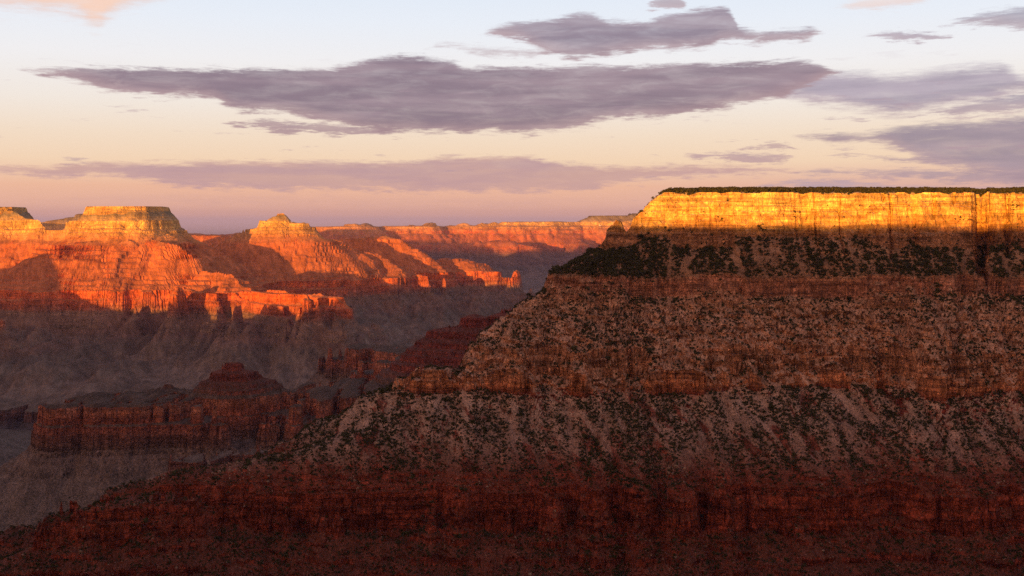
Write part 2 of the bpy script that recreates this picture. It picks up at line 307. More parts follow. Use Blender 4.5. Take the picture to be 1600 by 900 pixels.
LAND = {
 'canyon_wall': dict(P=P_NEAR, polys=[(south_edge, 0), ([(-652, 1502), (-560, 1508), (-480, 1535), (-300, 1556), (0, 1562), (300, 1566), (300, 1645), (-250, 1650), (-540, 1590), (-650, 1545)], 410)], lines=[near_crest], rng=(600, 4300)),
 'canyon_ridge': dict(P=P_MID, polys=[([(-1465, 3350), (-1380, 3290), (-1120, 3318), (-900, 3300), (-740, 3318), (-640, 3296), (-590, 3420), (-470, 3500), (-330, 3420), (-240, 3480), (-150, 3700), (-100, 4000), (-500, 3900), (-900, 3680), (-1300, 3560)], 308), ([(-912, 2925), (-850, 2900), (-795, 2930), (-770, 2990), (-700, 3005), (-660, 3070), (-790, 3090), (-890, 3000)], 325)],
     lines=[[nodeP(P_MID, *a) for a in [(344, 573, 3560), (356, 566, 3555), (372, 565, 3550), (384, 571, 3555), (430, 592, 3600)]],
            [nodeP(P_MID, *a) for a in [(1000, 455, 4050), (850, 470, 3980), (815, 476, 3950), (784, 477, 3900)]],
            [nodeP(P_MID, *a) for a in [(784, 497, 3900), (752, 497, 3880), (741, 484, 3850), (728, 496, 3850), (700, 509, 3830), (676, 514, 3820), (662, 536, 3810), (645, 556, 3800), (632, 584, 3780), (600, 606, 3750)]],
            [nodeP(P_MID, *a, 0, 90) for a in [(530, 544, 4900), (560, 541, 4850), (610, 549, 4750), (660, 560, 4600), (720, 560, 4400)]],
            [nodeP(P_MID, *a, 0, 80) for a in [(578, 574, 4450), (620, 570, 4400), (680, 560, 4250)]],
            ], rng=(2200, 7500)),
 'mesa': dict(P=P_FAR, polys=[([(-3360, 8660), (-3180, 8580), (-2960, 8600), (-2880, 8625), (-2800, 8800), (-2900, 9300), (-3300, 9250)], 0),
                              ([(-4600, 9000), (-4190, 9000), (-4120, 9050), (-4200, 9500), (-4700, 9500)], 0)],
     lines=[[nodeP(P_FAR, *a) for a in [(232, 330, 8680), (246, 339, 8750), (260, 348, 8830), (280, 350, 8880), (292, 357, 8900), (300, 374, 8900), (322, 388, 8900), (400, 420, 9100)]],
            [nodeP(P_FAR, *a) for a in [(130, 342, 8680), (100, 347, 8750), (80, 350, 8800), (66, 345, 8820), (40, 342, 8900), (22, 331, 8950), (8, 326, 9000)]],
            [nodeP(P_FAR, *a) for a in [(150, 374, 8380), (110, 378, 8330), (76, 386, 8280), (55, 402, 8240), (30, 424, 8180), (10, 442, 8050)]],
            [nodeP(P_FAR, *a) for a in [(200, 374, 8380), (178, 384, 8280), (160, 398, 8180), (152, 430, 7950)]],
            [nodeP(P_FAR, *a) for a in [(240, 374, 8400), (280, 384, 8330), (296, 400, 8250), (310, 428, 8050), (316, 424, 7980), (340, 423, 7900), (366, 430, 7850), (374, 444, 7750), (400, 456, 7600), (436, 450, 7420), (470, 459, 7350), (520, 465, 7150), (545, 470, 7080)]],
            [nodeP(P_FAR, *a) for a in [(400, 456, 7600), (440, 464, 7250)]],
            [nodeP(P_FAR, *a) for a in [(260, 440, 8000), (300, 455, 7680), (335, 460, 7520)]],
            [nodeP(P_FAR, *a) for a in [(-200, 430, 8000), (-60, 440, 7900), (15, 446, 7850), (48, 456, 7780)]],
            [nodeP(P_FAR, *a) for a in [(-260, 470, 6700), (-90, 490, 6600), (5, 500, 6500)]]], rng=(5200, 11800)),
 'butte': dict(P=P_FAR, polys=[],
     lines=[[nodeP(P_FAR, *a) for a in [(422, 340, 9700), (436, 331, 9700), (443, 333, 9705), (448, 342, 9710)]],
            [nodeP(P_FAR, *a, 0, 35) for a in [(398, 349, 9700), (412, 345, 9680), (470, 345.5, 9700), (484, 354, 9760)]],
            [nodeP(P_FAR, *a) for a in [(488, 354, 9760), (499, 371, 9780), (528, 374, 9850), (545, 384, 9900), (600, 402, 9900)]],
            [nodeP(P_FAR, *a) for a in [(396, 349, 9700), (372, 360, 9750), (345, 380, 9900), (300, 395, 10300)]],
            [nodeP(P_FAR, *a, 0, 30) for a in [(515, 378, 10900), (550, 373, 10800), (600, 368, 10700), (622, 374, 10650), (645, 388, 10600), (668, 402, 10500)]],
            [nodeP(P_FAR, *a, 0, 110) for a in [(640, 414, 11100), (672, 408, 11000), (705, 404, 10950), (722, 408, 10900), (735, 417, 10850), (766, 424, 10750)]],
            [nodeP(P_FAR, *a) for a in [(500, 378, 10300), (520, 392, 10200), (570, 396, 10100), (620, 410, 10000), (645, 424, 9900), (668, 432, 9800)]],
            [nodeP(P_FAR, *a, 0, 60) for a in [(455, 400, 10000), (468, 424, 9800), (496, 421, 9750), (530, 433, 9650), (572, 438, 9550)]],
            [nodeP(P_FAR, *a) for a in [(660, 470, 9400), (760, 462, 10000), (850, 458, 10500)]],
            [nodeP(P_FAR, *a) for a in [(250, 366, 12600), (300, 366, 12600), (350, 367, 12700), (400, 372, 12900)]]], rng=(7600, 17500)),
 'canyon_rim': dict(P=P_VFAR, polys=[],
     lines=[[nodeP(P_VFAR, *a, 0, 300) for a in [(440, 362, 23500), (505, 354, 23500), (560, 350, 23500), (590, 358, 24000), (618, 353, 24000), (660, 351, 24000), (690, 356, 24500), (720, 350, 24500), (800, 349, 24500), (860, 346, 24500), (905, 349, 25000), (940, 337, 25000), (1000, 334, 25000), (1200, 333, 25000), (1500, 333, 25000), (2400, 333, 25000)]],
            [nodeP(P_VFAR, *a) for a in [(640, 384, 23000), (735, 378, 22300), (790, 374, 22000), (846, 386, 21800)]],
            [nodeP(P_VFAR, *a, 0, 150) for a in [(-150, 352, 17000), (60, 348, 17000), (140, 334, 17000), (225, 336, 17000), (270, 362, 17500)]],  # hidden ridge added behind the mesa to shade the distant rim
            [nodeP(P_VFAR, *a) for a in [(900, 372, 23500), (930, 392, 21500), (960, 420, 19500)]],
            [nodeP(P_VFAR, *a) for a in [(560, 366, 23500), (600, 392, 20500), (700, 420, 17500)]],
            [nodeP(P_VFAR, *a, 0, 200) for a in [(-1200, 340, 21000), (-100, 352, 20500), (180, 362, 20500), (300, 366, 20500), (362, 367, 20500), (440, 363, 22500)]]], rng=(13000, 30000)),
 'south_rim': dict(P=P_SOUTH, polys=[([(-101 * .5 - 60, -80 - 5), (600, -260), (1500, -100), (2600, 700), (3300, 1500), (9000, 1500), (9000, -9000), (-3300, -9000), (-3500, -300), (-3640, 1100), (-2600, 800), (-1500, 330), (-700, 30), (-300, -60)], 0)], lines=[], rng=(0, 6000)),  # plateau behind the camera heightened so its shade crosses the near wall
 'shade_spur': dict(P=P_MID, polys=[],  # unseen spur added so its shade covers the foot of the mesa
     lines=[[(-2300, 3900, q_of_z(P_MID, -425)), (-2900, 4100, q_of_z(P_MID, -400)), (-3400, 4300, q_of_z(P_MID, -425)), (-3900, 4520, q_of_z(P_MID, -372)), (-4300, 4700, q_of_z(P_MID, -395)), (-4900, 5000, q_of_z(P_MID, -340)), (-5500, 5300, q_of_z(P_MID, -360)), (-8000, 6500, q_of_z(P_MID, -400))]], rng=(2200, 9500)),
 'shade_rim': dict(P=P_FAR, polys=[([(-6300, 8300), (-6600, 8900), (-6400, 10200), (-9000, 14000), (-16000, 17000), (-20000, 9000), (-9000, 7200)], 0)], lines=[[(-4780, 5560, q_of_z(P_FAR, 14)), (-4960, 5640, q_of_z(P_FAR, -60))]], rng=(5200, 30000)),  # unseen rim and peak added to shade the distant rim and the mesa
}
SPEC_LIST = list(LAND)

def seg_q(X, Y, line, dist_only=False):
    best = None; line = [(n[0], n[1], 0, 0) for n in line] if dist_only else [tuple(n) + (0,) * (4 - len(n)) for n in line]
    for (x0, y0, a0, r0), (x1, y1, a1, r1) in zip(line[:-1], line[1:]):
        ex, ey = x1 - x0, y1 - y0; L2 = ex * ex + ey * ey + 1e-9
        t = np.clip(((X - x0) * ex + (Y - y0) * ey) / L2, 0, 1)
        d = np.maximum(np.sqrt((X - x0 - t * ex) ** 2 + (Y - y0 - t * ey) ** 2) - r0, 0) + a0 + t * (a1 - a0)
        best = d if best is None else np.minimum(best, d)
    return best
def poly_q(X, Y, poly, q0):
    n = len(poly); d2 = None; inside = np.zeros(X.shape, bool)
    for i in range(n):
        x0, y0 = poly[i]; x1, y1 = poly[(i + 1) % n]
        ex, ey = x1 - x0, y1 - y0
        t = np.clip(((X - x0) * ex + (Y - y0) * ey) / (ex * ex + ey * ey), 0, 1)
        d = (X - x0 - t * ex) ** 2 + (Y - y0 - t * ey) ** 2
        d2 = d if d2 is None else np.minimum(d2, d)
        if y0 != y1:
            c = ((y0 > Y) != (y1 > Y)) & (X < (x1 - x0) * (Y - y0) / (y1 - y0) + x0)
            inside ^= c
    d = np.sqrt(d2)
    return np.where(inside, q0 - (d if q0 == 0 else np.minimum(d, 1.0)), q0 + d)

CREST_R = dict(canyon_wall=75, canyon_ridge=110, mesa=120, butte=170, canyon_rim=600)
def ramp01(v, a, b):
    t = np.clip((v - a) / (b - a), 0, 1); return t * t * (3 - 2 * t)
# hand-placed buttresses (+) and bays (-) along the near wall: photo column -> metres
_bx = np.array([-900, 300, 520, 600, 700, 780, 795, 836, 850, 900, 985, 992, 1080, 1200, 1230, 1290, 1404, 1422, 1444, 1500, 1560, 1610, 1900]) 
_bg = np.array([0, 6, -6, 4, 0, 4, 26, 26, 0, 4, -6, 12, 10, -6, -18, -30, -34, 18, 40, 50, 30, 22, 0.])
def wall_shift(X, Y):
    px = 800 + F * X / np.maximum(Y, 300.)
    return np.interp(px + 5 * perlin(X / 40, Y / 14, 3), _bx, _bg)

def height(X, Y, names, full=True):
    px = 800 + F * X / np.maximum(Y, 300.)
    Z = (-1410. + 170 * ridge(X / 240, Y / 500, 9) + 50 * ridge(X / 70, Y / 150, 7)).astype(np.float32)
    S = np.full(X.shape, 11., np.float32); G = np.full(X.shape, -1, np.int16)
    R = np.hypot(X, Y)
    for nm in names:
        L = LAND[nm]; q = None
        for ln in L['lines']:
            v = seg_q(X, Y, ln)
            if nm == 'canyon_wall': v = v - np.minimum(seg_q(X, Y, ln, True), 6. + 16. * ramp01(v, 110, 210))
            q = v if q is None else np.minimum(q, v)
        for pg, q0 in L['polys']:
            v = poly_q(X, Y, pg, q0); q = v if q is None else np.minimum(q, v)
        if nm == 'canyon_wall':
            a = ramp01(q, 10, 200)
            n = wall_shift(X, Y) * ramp01(q, 40, 200) * (1 - .9 * ramp01(q, 226, 300))
            n = n + (4 + 17 * a) * perlin(X / 160, Y / 420, 0) + (4 + 17 * a) * (ridge(X / 62, Y / 170, 1) - .5) + 30 * a * (ridge(X / 230, Y / 800, 8) - .5)
            n = n + (1.6 + 4.6 * a) * (ridge(X / 21, Y / 60, 2) - .5)
            px = 800 + F * X / np.maximum(Y, 300.)
            n = n * (.3 + .7 * ramp01(px, 170, 420))
            if full:
                n = n + (.9 + 1.2 * a) * perlin(X / 6.5, Y / 14, 3) + (.3 + .4 * a) * perlin(X / 2.7, Y / 5, 4)
                # narrow joints cutting the rim cliff
                ck = np.abs(perlin(X / 38, Y / 900, 5)); n = n - (17 * np.clip(fbm(X / 42, Y / 300, 3, 8) - .1, 0, 1) - 5 * np.clip(perlin(X / 70, Y / 500, 9), 0, 1)) * (1 - ramp01(q, 20, 50)) - 9.0 * np.clip(1 - ck / .04, 0, 1) * (1 - ramp01(q, 30, 80)) * ramp01(perlin(X / 120, Y / 900, 6), -.2, .3)
                px = 800 + F * X / np.maximum(Y, 300.)
                px = px + 4.5 * perlin(q / 7, X / 60, 5) * ramp01(q, 0, 8)
                # the notch at the right end of the bright cliff and the gully under it
                n = n - 80 * np.exp(-((px - 1533 + 5 * perlin(X / 12, Y / 30, 1)) / (13. - 4 * ramp01(q, 5, 60))) ** 4) * (1 - ramp01(q, 50, 105)) - 13 * np.exp(-((px - 1514 + q * .12) / 7.) ** 2) * ramp01(q, 10, 40)
                n = n - 24 * np.exp(-((px - 1574) / 5.) ** 2) * (1 - ramp01(q, 25, 60)) - 14 * np.exp(-((px - 1391) / 2.2) ** 2) * (1 - ramp01(q, 25, 60)) - 12 * np.exp(-((px - 1459) / 2.6) ** 2) * (1 - ramp01(q, 5, 9)) - 9 * np.exp(-((px - 1313) / 2) ** 2) * (1 - ramp01(q, 4, 8)) - 12 * np.exp(-((px - 1380) / 3.) ** 2) * (1 - ramp01(q, 3, 7)) - 10 * np.exp(-((px - 1490) / 2.6) ** 2) * (1 - ramp01(q, 8, 12)) - 16 * np.exp(-((px - 1512) / 6) ** 2) * (1 - ramp01(q, 5, 12))
            n = n * (1 - .72 * ((q < 14) * 1.0)) if False else n
        elif nm == 'south_rim':
            n = 60 * fbm(X / 700, Y / 700, 2, 0) * ramp01(R, 150, 900) + 8 * perlin(X / 60, Y / 60, 1) * ramp01(R, 60, 300)
        elif nm == 'canyon_ridge':
            a = ramp01(q, 250, 330); b = ramp01(q, 500, 1400); sl_ = ramp01(q, 420, 560)
            n = (3 + 32 * a + 120 * b) * (perlin(X / 330, Y / 600, 2)) + (3 + 34 * a + 60 * sl_) * (ridge(X / 120, Y / 360, 3) - .5) + (3 + 8 * a + 22 * sl_) * (ridge(X / 42, Y / 150, 4) - .5)
            n = n + (2.5 + 3 * a) * perlin(X / 15, Y / 38, 5)
            n = n * (.25 + .75 * ramp01(Y + .0 * X, 3110, 3200))
            if full: n = n + 1.5 * perlin(X / 6, Y / 14, 6)
        elif nm == 'shade_spur':
            n = 20 * fbm(X / 400, Y / 400, 2, 3)
        elif nm in ('mesa', 'butte', 'shade_rim'):
            a = ramp01(q, 150, 820); b = ramp01(q, 1300, 2100); k = ramp01(q, 0, 60)
            n = (4 + 14 * k + 60 * a + 170 * b) * perlin(X / 640, Y / 900, 6 if nm == 'mesa' else 8)
            sl_ = ramp01(q, 900, 1050) * (1 - ramp01(q, 1900, 2050))
            n = n + (5 + 16 * k + 60 * a + 230 * sl_) * (ridge(X / 330, Y / 1100, 7) - .5) + (5 + 8 * k + 12 * a + 75 * sl_) * (ridge(X / 110, Y / 420, 8) - .5)
            n = n + (3.5 + 3 * a + 14 * sl_) * (ridge(X / 38, Y / 130, 9) - .5)
            if full: n = n + 1.5 * perlin(X / 15, Y / 45, 10)
        else:
            a = .25 + .75 * ramp01(q, 100, 700)
            n = a * (130 * perlin(X / 1500, Y / 2500, 4) + 190 * (ridge(X / 620, Y / 1500, 5) - .5) + 90 * (ridge(X / 230, Y / 600, 6) - .5) + 36 * perlin(X / 80, Y / 240, 7))
        cr = CREST_R.get(nm)
        if cr:
            dd = None
            for ln in L['lines']:
                v = seg_q(X, Y, ln, True); dd = v if dd is None else np.minimum(dd, v)
            kmin = {'canyon_wall': .3, 'canyon_ridge': .25, 'canyon_rim': .12}.get(nm, .35)
            kmin = .2 if nm == 'butte' else kmin
            n = n * (kmin + (1 - kmin) * ramp01(dd, cr * .3, cr))
        qq = q - n
        z = np.interp(qq, L['P'][0], L['P'][1]).astype(np.float32)
        if nm in ('mesa', 'butte'):
            zb = np.interp(qq, P_FARB[0], P_FARB[1]).astype(np.float32)
            mb = ramp01(perlin(X / 260, Y / 700, 10) + .4 * perlin(X / 90, Y / 300, 11), -.3, .3)
            z = z * (1 - mb) + zb * mb + 6 * perlin(X / 700, Y / 900, 3) * ramp01(qq, 60, 300)
        if nm == 'canyon_wall':
            zb = np.interp(qq, P_NEARB[0], P_NEARB[1]).astype(np.float32)
            mb = ramp01(perlin(X / 120, Y / 300, 10) + .5 * perlin(X / 36, Y / 160, 11) + .3 * perlin(qq / 60, X / 200, 9), -.3, .3)
            z = z * (1 - mb) + zb * mb + (4.5 * perlin(X / 260, Y / 900, 6) + 2 * perlin(X / 70, Y / 400, 7)) * ramp01(qq, 0, 60)
        s = np.interp(qq, L['P'][0], L['P'][2]).astype(np.float32)
        if nm == 'canyon_wall':
            cap = np.interp(px + 2.5 * perlin(X / 9, Y / 20, 2), [940, 947, 950, 958, 964, 969, 974, 979, 984, 987, 992, 1000, 1004, 1009, 1018, 1030, 1045, 1060],
                            [-48, -36, -18, -11, -2, -4, -18, -26, -20, -12, 2, 12, 13, 22, 33, 43, 52, 90.])
            hit = (z > cap) & (q < 30); z = np.where(hit, cap + .8 * perlin(X / 5, Y / 5, 4), z).astype(np.float32); s = np.where(hit, np.clip((48 - cap) / 90, 0, 1) - .02, s).astype(np.float32)
            z = z - 7 * np.clip(perlin(X / 34, Y / 34, 6) + .1, 0, 1) * ramp01(qq, -16, -2) * (1 - ramp01(qq, 2, 5))
            z = z + np.where(qq < -2, 1.2 * perlin(X / 25, Y / 25, 4), 0)
        m = z > Z
        Z = np.where(m, z, Z); S = np.where(m, s, S); G = np.where(m, SPEC_LIST.index(nm), G)
    return Z, S, G

# ------------------------------------------------------------------ one adaptive polar sheet, split into one mesh per landform
NIN = 940
u_in = np.linspace(-.492, .492, NIN); ang_in = np.arctan(u_in)
aout = np.linspace(ang_in[-1], 2 * np.pi + ang_in[0], 92)[1:-1]
ANG = np.concatenate([ang_in, aout]); NC = len(ANG)
BANDS = [(6, 700, 26, ['south_rim', 'canyon_wall']), (700, 2700, 540, ['canyon_wall', 'south_rim', 'canyon_ridge', 'shade_spur']),
         (2700, 5400, 180, ['canyon_wall', 'canyon_ridge', 'south_rim', 'shade_spur', 'mesa']), (5400, 9300, 220, ['mesa', 'butte', 'canyon_ridge', 'south_rim', 'shade_spur', 'shade_rim']),
         (9300, 14000, 100, ['mesa', 'butte', 'canyon_rim', 'shade_rim', 'south_rim']), (14000, 34000, 84, ['butte', 'canyon_rim', 'shade_rim'])]
Rall = []
vis0 = np.full(NC, -9e9)
step = 4
ci = np.unique(np.concatenate([np.arange(0, NIN, step), np.arange(NIN, NC)]))
runmax = np.full(len(ci), -10.)
for bi, (ra, rb, N, names) in enumerate(BANDS):
    nf = 40 if bi == 0 else int(math.log(rb / ra) * 560)
    rr = np.exp(np.linspace(math.log(ra), math.log(rb), nf))
    Rg = np.broadcast_to(rr[None, :], (len(ci), nf)); A = ANG[ci][:, None]
    Zg, _, _ = height((Rg * np.sin(A)).astype(np.float32), (Rg * np.cos(A)).astype(np.float32), names, full=False)
    e = Zg / Rg * 1098
    de = np.diff(e, axis=1)
    rm = np.maximum.accumulate(np.concatenate([runmax[:, None], e], 1), 1)
    runmax = rm[:, -1]
    visible = (e[:, 1:] >= rm[:, 1:-1] - 2)
    rho = np.abs(de) * np.where(visible & (de > 0), 1.0, .12) + np.diff(rr)[None, :] / rr[None, :-1] * 22 + .004
    # smooth across azimuth and a little along the ray
    k = 5; c = np.cumsum(np.pad(rho, ((k + 1, k), (0, 0)), mode='edge'), 0); rho = (c[2 * k + 1:] - c[:-2 * k - 1]) / (2 * k + 1)
    k = 3; c = np.cumsum(np.pad(rho, ((0, 0), (k + 1, k)), mode='edge'), 1); rho = (c[:, 2 * k + 1:] - c[:, :-2 * k - 1]) / (2 * k + 1)
    cum = np.concatenate([np.zeros((len(ci), 1)), np.cumsum(rho, 1)], 1); cum /= cum[:, -1:]
    tgt = np.arange(N) / N
    Rc = np.stack([np.interp(tgt, cum[i], rr) for i in range(len(ci))])
    Rf = np.empty((NC, N))
    for j in range(N): Rf[:, j] = np.interp(np.arange(NC), ci, Rc[:, j])
    Rall.append(Rf)
    if bi == len(BANDS) - 1: Rall.append(np.full((NC, 1), rb))
R = np.concatenate(Rall, 1); NR = R.shape[1]
print("radial plan", round(time.time() - T0, 1), NC, NR)
X = (R * np.sin(ANG)[:, None]).astype(np.float32); Y = (R * np.cos(ANG)[:, None]).astype(np.float32)
Z = np.empty_like(X); S = np.empty_like(X); G = np.empty(X.shape, np.int16)
j0 = 0
for bi, (ra, rb, N, names) in enumerate(BANDS):
    j1 = j0 + N + (1 if bi == len(BANDS) - 1 else 0)
    Z[:, j0:j1], S[:, j0:j1], G[:, j0:j1] = height(X[:, j0:j1], Y[:, j0:j1], names)
    j0 = j1
print("heights", round(time.time() - T0, 1))
# crags: push the rock of the near wall in and out along its face
sl = slice(26, 26 + 540)
Xs, Ys, Zs = X[:, sl], Y[:, sl], Z[:, sl]
isn = (G[:, sl] == SPEC_LIST.index('canyon_wall')) & (Zs < 46)
amp = isn * np.interp(S[:, sl], [0, .9, 1.1, 1.9, 2.1, 3, 3.1, 3.95, 4.1, 5, 5.2, 6], [1.0, 1.6, 1.2, 1.2, 2.4, 2.4, 6.5, 4.6, 1.6, 1.6, 3.6, 3.2])
cb1 = perlin((Xs + .6 * Ys) / 24., Zs / 13., 6); c1 = 1.3 * np.round(cb1 * 3.5) / 3.5 + perlin((Xs + .6 * Ys) / 9., Zs / 6., 1) + .6 * perlin((Xs + .6 * Ys) / 3.6, Zs / 3.0, 2)
Y[:, sl] = Ys - (amp * c1).astype(np.float32)
X[:, sl] = Xs + (amp * .6 * perlin((Ys + .3 * Xs) / 7., Zs / 5., 3)).astype(np.float32)
Z[:, sl] = Zs + (amp * .35 * perlin(Xs / 4., Ys / 4., 5)).astype(np.float32)

ii, jj = np.meshgrid(np.arange(NC), np.arange(NR - 1), indexing='ij')
i2 = (ii + 1) % NC
V = lambda i, j: i * NR + j
quads = np.stack([V(ii, jj), V(i2, jj), V(i2, jj + 1), V(ii, jj + 1)], -1).reshape(-1, 4)
fg = G[:, 1:].reshape(-1)
co = np.stack([X, Y, Z], -1).reshape(-1, 3)
strat = S.reshape(-1)

def mesh_np(name, co, faces, attrs=None, smooth=False):
    me = bpy.data.meshes.new(name)
    n = faces.shape[1]
    me.vertices.add(len(co)); me.vertices.foreach_set('co', np.ascontiguousarray(co, np.float32).ravel())
    me.loops.add(faces.size); me.loops.foreach_set('vertex_index', np.ascontiguousarray(faces, np.int32).ravel())
    me.polygons.add(len(faces)); me.polygons.foreach_set('loop_start', np.arange(0, faces.size, n, dtype=np.int32))
    me.polygons.foreach_set('loop_total', np.full(len(faces), n, np.int32))
    me.polygons.foreach_set('use_smooth', np.full(len(faces), smooth, bool))
    for k, v in (attrs or {}).items():
        a = me.attributes.new(k, 'FLOAT', 'POINT'); a.data.foreach_set('value', np.ascontiguousarray(v, np.float32))
    me.update(calc_edges=True)
    return me
def link(name, me, mat=None, **props):
    o = bpy.data.objects.new(name, me); COL.objects.link(o)
    if mat is not None and not me.materials: me.materials.append(mat)
    for k, v in props.items(): o[k] = v
    return o

# ------------------------------------------------------------------ rock materials
def rock(name, cliff, debris, fine, streak, veg, bump, band_c=.28, detail=7):
    mt = bpy.data.materials.new(name); mt.use_nodes = True
    N = NT(mt.node_tree); N.n.clear()
    geo = N.node('ShaderNodeNewGeometry'); pos = geo.outputs['Position']
    at = N.node('ShaderNodeAttribute', attribute_name='strat').outputs['Fac']
    sp = N.node('ShaderNodeSeparateXYZ'); N.l.new(pos, sp.inputs[0])
    nz = N.node('ShaderNodeSeparateXYZ'); N.l.new(geo.outputs['True Normal'], nz.inputs[0])
    wob = N.noise(N.scale(pos, (1 / (fine * 40),) * 3), 1, 3)
    s = N.m('ADD', at, N.m('MULTIPLY', N.m('SUBTRACT', wob, .5), .10))
    fac = N.m('DIVIDE', N.m('ADD', s, 1), 12, clamp=True)
    cc = N.ramp(fac, [((a + 1) / 12, c) for a, c in cliff])
    dc = N.ramp(fac, [((a + 1) / 12, c) for a, c in debris])
    # bedding: thin level bands, and a coarser set
    b1 = N.noise(N.scale(pos, (1 / (fine * 90), 1 / (fine * 90), 1 / (fine * 1.1))), 1, 4, .65)
    b2 = N.noise(N.scale(pos, (1 / (fine * 160), 1 / (fine * 160), 1 / (fine * 6))), 1, 3, .6)
    bb = N.m('ADD', N.m('MULTIPLY', b1, .6), N.m('MULTIPLY', b2, .6))
    bf = N.sstep(bb, .42, .78, 1 - band_c, 1 + band_c * .8)
    # water stains and joints down the faces
    v1 = N.noise(N.scale(pos, (1 / streak, 1 / streak, 1 / (streak * 5))), 1, 6, .68, .6)
    vf = N.sstep(v1, .32, .68, .72, 1.3)
    wp = N.node('ShaderNodeVectorMath', operation='ADD'); N.l.new(pos, wp.inputs[0])
    wn = N.node('ShaderNodeTexNoise'); N.l.new(pos, wn.inputs['Vector']); wn.inputs['Scale'].default_value = 1 / (fine * 9); wn.inputs['Detail'].default_value = 2
    wsc = N.node('ShaderNodeVectorMath', operation='SCALE'); N.l.new(wn.outputs['Color'], wsc.inputs[0]); wsc.inputs[3].default_value = fine * 4
    N.l.new(wsc.outputs[0], wp.inputs[1])
    def panels(sx, sz):
        v = N.node('ShaderNodeTexVoronoi', feature='F1'); N.l.new(N.scale(wp.outputs[0], (1 / sx, 1 / sx, 1 / sz)), v.inputs['Vector']); v.inputs['Scale'].default_value = 1
        e = N.node('ShaderNodeTexVoronoi', feature='DISTANCE_TO_EDGE'); N.l.new(N.scale(wp.outputs[0], (1 / sx, 1 / sx, 1 / sz)), e.inputs['Vector']); e.inputs['Scale'].default_value = 1
        c = N.node('ShaderNodeSeparateXYZ'); N.l.new(v.outputs['Color'], c.inputs[0])
        return c.outputs[0], e.outputs['Distance']
    pa, ea = panels(streak * 1.3, streak * 2.0); pb, eb = panels(fine * 3.4, fine * 2.4)
    ps = 1.0 if fine < 2 else .8 if fine < 3 else .35
    jf = N.m('MULTIPLY', N.sstep(ea, .0, .05, 1 - .5 * ps, 1.0), N.sstep(eb, .0, .12, 1 - .4 * ps, 1.0))
    soft = N.sstep(s, .75, .95, .45, 1.0)
    jf = N.m('ADD', 1.0, N.m('MULTIPLY', N.m('SUBTRACT', jf, 1.0), soft))
    pf = N.m('MULTIPLY', N.m('ADD', N.m('MULTIPLY', pa, .45 * ps), 1 - .22 * ps), N.m('ADD', N.m('MULTIPLY', pb, .6 * ps), 1 - .3 * ps))
    pf = N.m('ADD', 1.0, N.m('MULTIPLY', N.m('SUBTRACT', pf, 1.0), soft))
    mac = N.sstep(N.noise(N.scale(pos, (1 / (fine * 34), 1 / (fine * 34), 1 / (fine * 20)), (2, 6, 4)), 1, 6, .65, .6), .34, .66, .68, 1.3)
    vf = N.m('MULTIPLY', vf, mac)
    mul = N.m('MULTIPLY', N.m('MULTIPLY', bf, vf), N.m('MULTIPLY', jf, pf))
    col = N.node('ShaderNodeVectorMath', operation='SCALE'); N.l.new(cc, col.inputs[0]); N.l.new(mul, col.inputs[3])
    stain = N.noise(N.scale(pos, (1 / (fine * 16), 1 / (fine * 16), 1 / (fine * 11)), (3, 1, 7)), 1, 5, .62, .7)
    stv = N.m('MULTIPLY', N.sstep(stain, .52, .62), N.m('MULTIPLY', N.sstep(s, 1.1, .9), .62))
    cst = N.mix(stv, col.outputs[0], (.40, .17, .045))
    # debris colours in downslope streaks
    shx = N.node('ShaderNodeCombineXYZ'); N.l.new(N.m('ADD', sp.outputs[0], N.m('MULTIPLY', sp.outputs[2], .75)), shx.inputs[0]); N.l.new(sp.outputs[1], shx.inputs[1]); N.l.new(sp.outputs[2], shx.inputs[2])
    shp = shx.outputs[0]
    d1 = N.noise(N.scale(shp, (1 / (streak * 1.6), 1 / (streak * 7), 1 / (streak * 6))), 1, 5, .65, .5)
    d2 = N.noise(N.scale(pos, (1 / (fine * 2),) * 3), 1, 5, .7)
    df = N.m('MULTIPLY', N.m('MULTIPLY', N.m('ADD', N.m('MULTIPLY', mac, .6), .4), N.sstep(d1, .3, .7, .72, 1.28)), N.sstep(d2, .3, .7, .5 if fine < 3 else .82, 1.45 if fine < 3 else 1.18))
    dcol = N.node('ShaderNodeVectorMath', operation='SCALE'); N.l.new(dc, dcol.inputs[0]); N.l.new(df, dcol.inputs[3])
    red = N.sstep(N.noise(N.scale(shp, (1 / (streak * 5), 1 / (streak * 16), 1 / (streak * 12)), (5, 2, 1)), 1, 4, .6, .8), .55, .62)
    redm = N.m('MULTIPLY', red, N.m('MULTIPLY', N.sstep(s, 3.9, 4.15), N.sstep(s, 5.3, 4.9)))
    dmix = N.mix(redm, dcol.outputs[0], N.mix(.15, col.outputs[0], dcol.outputs[0]))
    flat = N.sstep(N.m('ADD', nz.outputs[2], N.m('MULTIPLY', N.m('SUBTRACT', d2, .5), .35)), .38, .66)
    base = N.mix(flat, cst, dmix)
    # low scrub on the gentler ground
    vn = N.noise(N.scale(pos, (1 / veg,) * 3), 1, 3, .6)
    vm = N.m('MULTIPLY', N.sstep(vn, .56, .63), N.m('MULTIPLY', N.sstep(nz.outputs[2], .35, .6), .7 if fine < 2 else .45 if fine < 3 else .0))
    base = N.mix(vm, base, (0.030, 0.034, 0.020))
    # bright chips of rock
    cn = N.noise(N.scale(pos, (1 / (fine * .9),) * 3, (8, 8, 8)), 1, 2, .6)
    base = N.mix(N.m('MULTIPLY', N.sstep(cn, .66, .72), .45), base, N.mix(.5, base, (.5, .4, .32)))
    bs = N.node('ShaderNodeBsdfPrincipled')
    N.l.new(base, bs.inputs['Base Color']); bs.inputs['Roughness'].default_value = .95
    bs.inputs['Specular IOR Level'].default_value = .05
